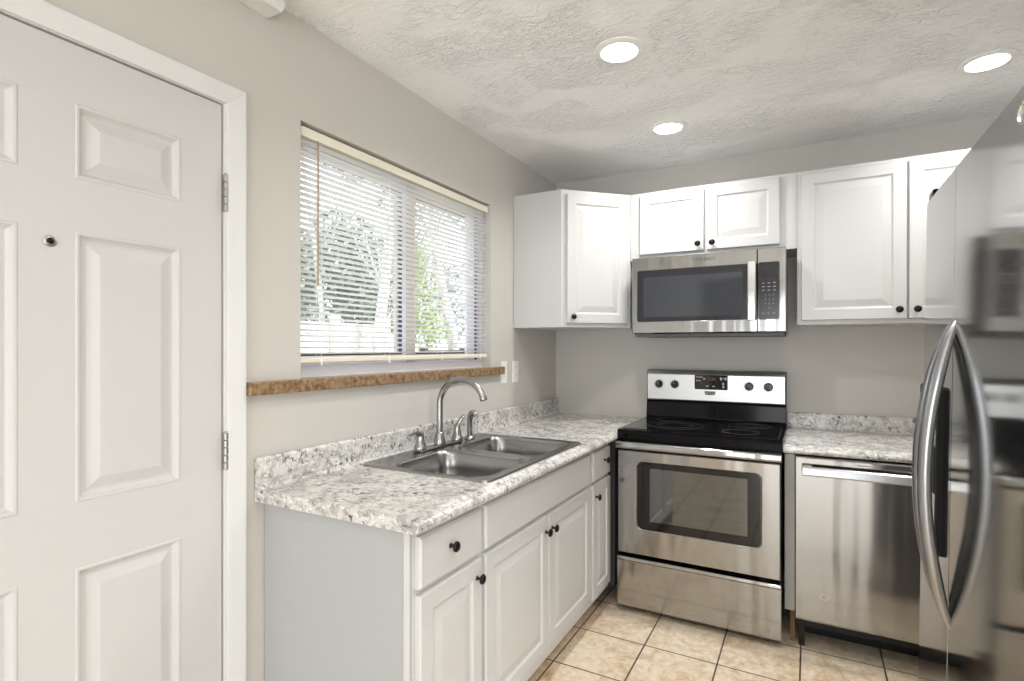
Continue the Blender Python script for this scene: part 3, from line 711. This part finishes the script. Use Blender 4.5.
# ------------------------------------------------------------------ recessed ceiling lights
proto = thing('recessed_light', 'x', 'light', (*CANS[0], H))
MB().lathe((*CANS[0], H), (0, 0, -1), [(.094, 0), (.0935, .004), (.088, .0075), (.068, .0085), (.066, .004), (.066, .0)], 48, False, False).build('trim_ring', 'plastic', proto, smooth=40)
MB().lathe((*CANS[0], H), (0, 0, -1), [(.0655, .0005), (.0655, .006), (.060, .0075), (.001, .008)], 48).build('lens', 'lens', proto, smooth=40)
LBL = ['round recessed ceiling light nearest the window, largest in view', 'round recessed ceiling light farthest back, in front of the corner cabinet', 'round recessed ceiling light at right above the refrigerator',
       'added recessed fill light behind the refrigerator out of view', 'added recessed fill light over the entry area out of view', 'added recessed fill light in the rear room out of view']
for i, (x, y) in enumerate(CANS + FILL_CANS):
    if i == 0: r_ = proto
    else:
        r_ = proto.copy(); COL.objects.link(r_)
        for ch in list(proto.children):
            c = ch.copy(); c.parent = r_; COL.objects.link(c)
    r_.location = (x, y, H); r_['label'] = LBL[i]; r_['group'] = 'recessed ceiling lights'

# ------------------------------------------------------------------ outside the window
tag(MB().box(-30, -.16, -8, 30, -.3, -.12).build('ground', 'ground'), kind='structure')
fe = thing('fence', 'pale horizontal board fence in the yard beyond the window', 'fence', (-4.3, 2, -.12))
b = MB(); z = -.1
while z < 1.70:
    b.box(-4.33, -4.30, -.8, 3.02, z, z + .155); z += .165
b.build('boards', 'fence', fe)
for y in (.4, 2.02, 3.05): MB().box(-4.30, -4.20, y - .06, y + .06, -.12, 1.80, .01).build('post', 'fence', fe)
def leaves(b, cx, cy, cz, rx, ry, rz, n, s):
    for _ in range(n):
        while True:
            p = Vector((random.uniform(-1, 1), random.uniform(-1, 1), random.uniform(-1, 1)))
            if p.length < 1: break
        c = Vector((cx + p.x * rx, cy + p.y * ry, cz + p.z * rz)); a = Vector((random.gauss(0, 1), random.gauss(0, 1), random.gauss(0, 1))).normalized()
        u = a.orthogonal().normalized(); w = a.cross(u); k = s * random.uniform(.6, 1.3)
        b.bm.faces.new([b.bm.verts.new(c + u * k), b.bm.verts.new(c + w * k * .55), b.bm.verts.new(c - u * k), b.bm.verts.new(c - w * k * .55)])
def tree(label, trunk, r0, r1, clusters, lm, n, s, name='tree', cat='tree', twigs=0):
    t = thing(name, label, cat, (trunk[0][0], trunk[0][1], trunk[0][2])); k = len(trunk)
    b = MB().sweep(trunk, [r0 + (r1 - r0) * i / (k - 1) for i in range(k)], [r0 + (r1 - r0) * i / (k - 1) for i in range(k)], n=10)
    b.build('trunk', 'bark', t, smooth=True)
    for i in range(twigs):
        j = random.randint(k // 2, k - 1); p = Vector(trunk[j]); d = Vector((random.uniform(-.6, .6), random.uniform(-.35, .35), random.uniform(.3, 1.2)))
        MB().sweep([p, p + d * .5, p + d + Vector((0, 0, .2))], [.025, .015, .006], [.025, .015, .006], n=6).build('branch', 'bark', t, smooth=True)
    b = MB()
    for c in clusters: leaves(b, *c, n, s)
    b.build('foliage', lm, t, normals=False); return t
tree('pale-barked tree leaning in front of the fence beyond the window', [(-3.9, 2.40, -.12), (-3.9, 2.44, .9), (-3.9, 2.50, 1.5), (-3.9, 2.62, 2.2), (-3.9, 2.74, 3.0), (-3.9, 2.86, 3.8), (-3.9, 3.0, 4.8)], .10, .05,
     [(-3.9, 2.55, 4.4, .6, .7, .6), (-3.9, 2.1, 4.1, .55, .6, .5)], 'leaf_grey', 420, .06, twigs=7)
tree('slim pale tree trunk standing behind the fence', [(-6.3, 3.65, -.12), (-6.3, 3.67, 1.2), (-6.3, 3.59, 2.35), (-6.3, 3.41, 3.5), (-6.3, 3.12, 5.2)], .06, .03,
     [(-6.3, 2.9, 5.4, .5, .6, .6)], 'leaf_grey', 350, .06, twigs=6)
tree('pale-barked tree behind the dark railing seen through the right sash', [(-4.1, 4.80, -.12), (-4.1, 4.78, .9), (-4.1, 4.60, 1.6), (-4.1, 4.30, 2.4), (-4.1, 4.12, 3.1), (-4.1, 4.0, 4.0), (-4.1, 4.05, 5.0)], .13, .05,
     [(-4.6, 4.6, 4.1, 1.0, .85, .8), (-4.6, 4.3, 4.6, .9, .6, .6)], 'leaf_grey', 420, .07, twigs=7)
tree('leafy bright green shrub seen through the right half of the window', [(-4.0, 3.55, -.12), (-4.0, 3.55, 1.2), (-4.0, 3.60, 2.2)], .04, .02,
     [(-4.0, 3.55, 2.2, .35, .42, .55), (-4.0, 3.75, 1.65, .35, .5, .35), (-4.0, 3.35, 2.7, .3, .3, .4)], 'leaf_bright', 420, .05, 'shrub', 'shrub')
tree('dark evergreen beyond the fence seen through the left half of the window', [(-9.0, 6.0, -.12), (-9.0, 6.0, 2.0), (-9.0, 6.0, 4.6)], .16, .06,
     [(-9.0, 5.9, 2.9, 1.1, 1.5, 1.3), (-9.0, 6.8, 3.8, 1.0, 1.2, 1.1), (-9.0, 4.9, 2.7, .9, 1.0, 1.2), (-9.0, 7.6, 2.6, 1.0, 1.2, 1.0)], 'leaf_dark', 1000, .10)
tree('broad grey-green tree far back in the yard', [(-13, 11.5, -.12), (-13, 11.5, 2.4), (-13, 11.6, 5.2)], .18, .08,
     [(-13, 10.4, 3.8, 1.9, 2.4, 1.9), (-13, 13.6, 4.0, 1.9, 2.8, 2.2), (-13, 17, 3.4, 1.7, 2.6, 1.9)], 'leaf_grey', 1000, .15)
dk = thing('deck_railing', 'dark wooden railing low outside the right half of the window', 'railing', (-3.3, 3.6, -.12))
b = MB()
for z in (1.02, 1.14, 1.26): b.box(-3.33, -3.29, 2.75, 4.9, z, z + .06)
b.build('rails', 'deck', dk)
for y in (2.8, 3.8, 4.85): MB().box(-3.36, -3.26, y - .04, y + .04, -.12, 1.36).build('post', 'deck', dk)
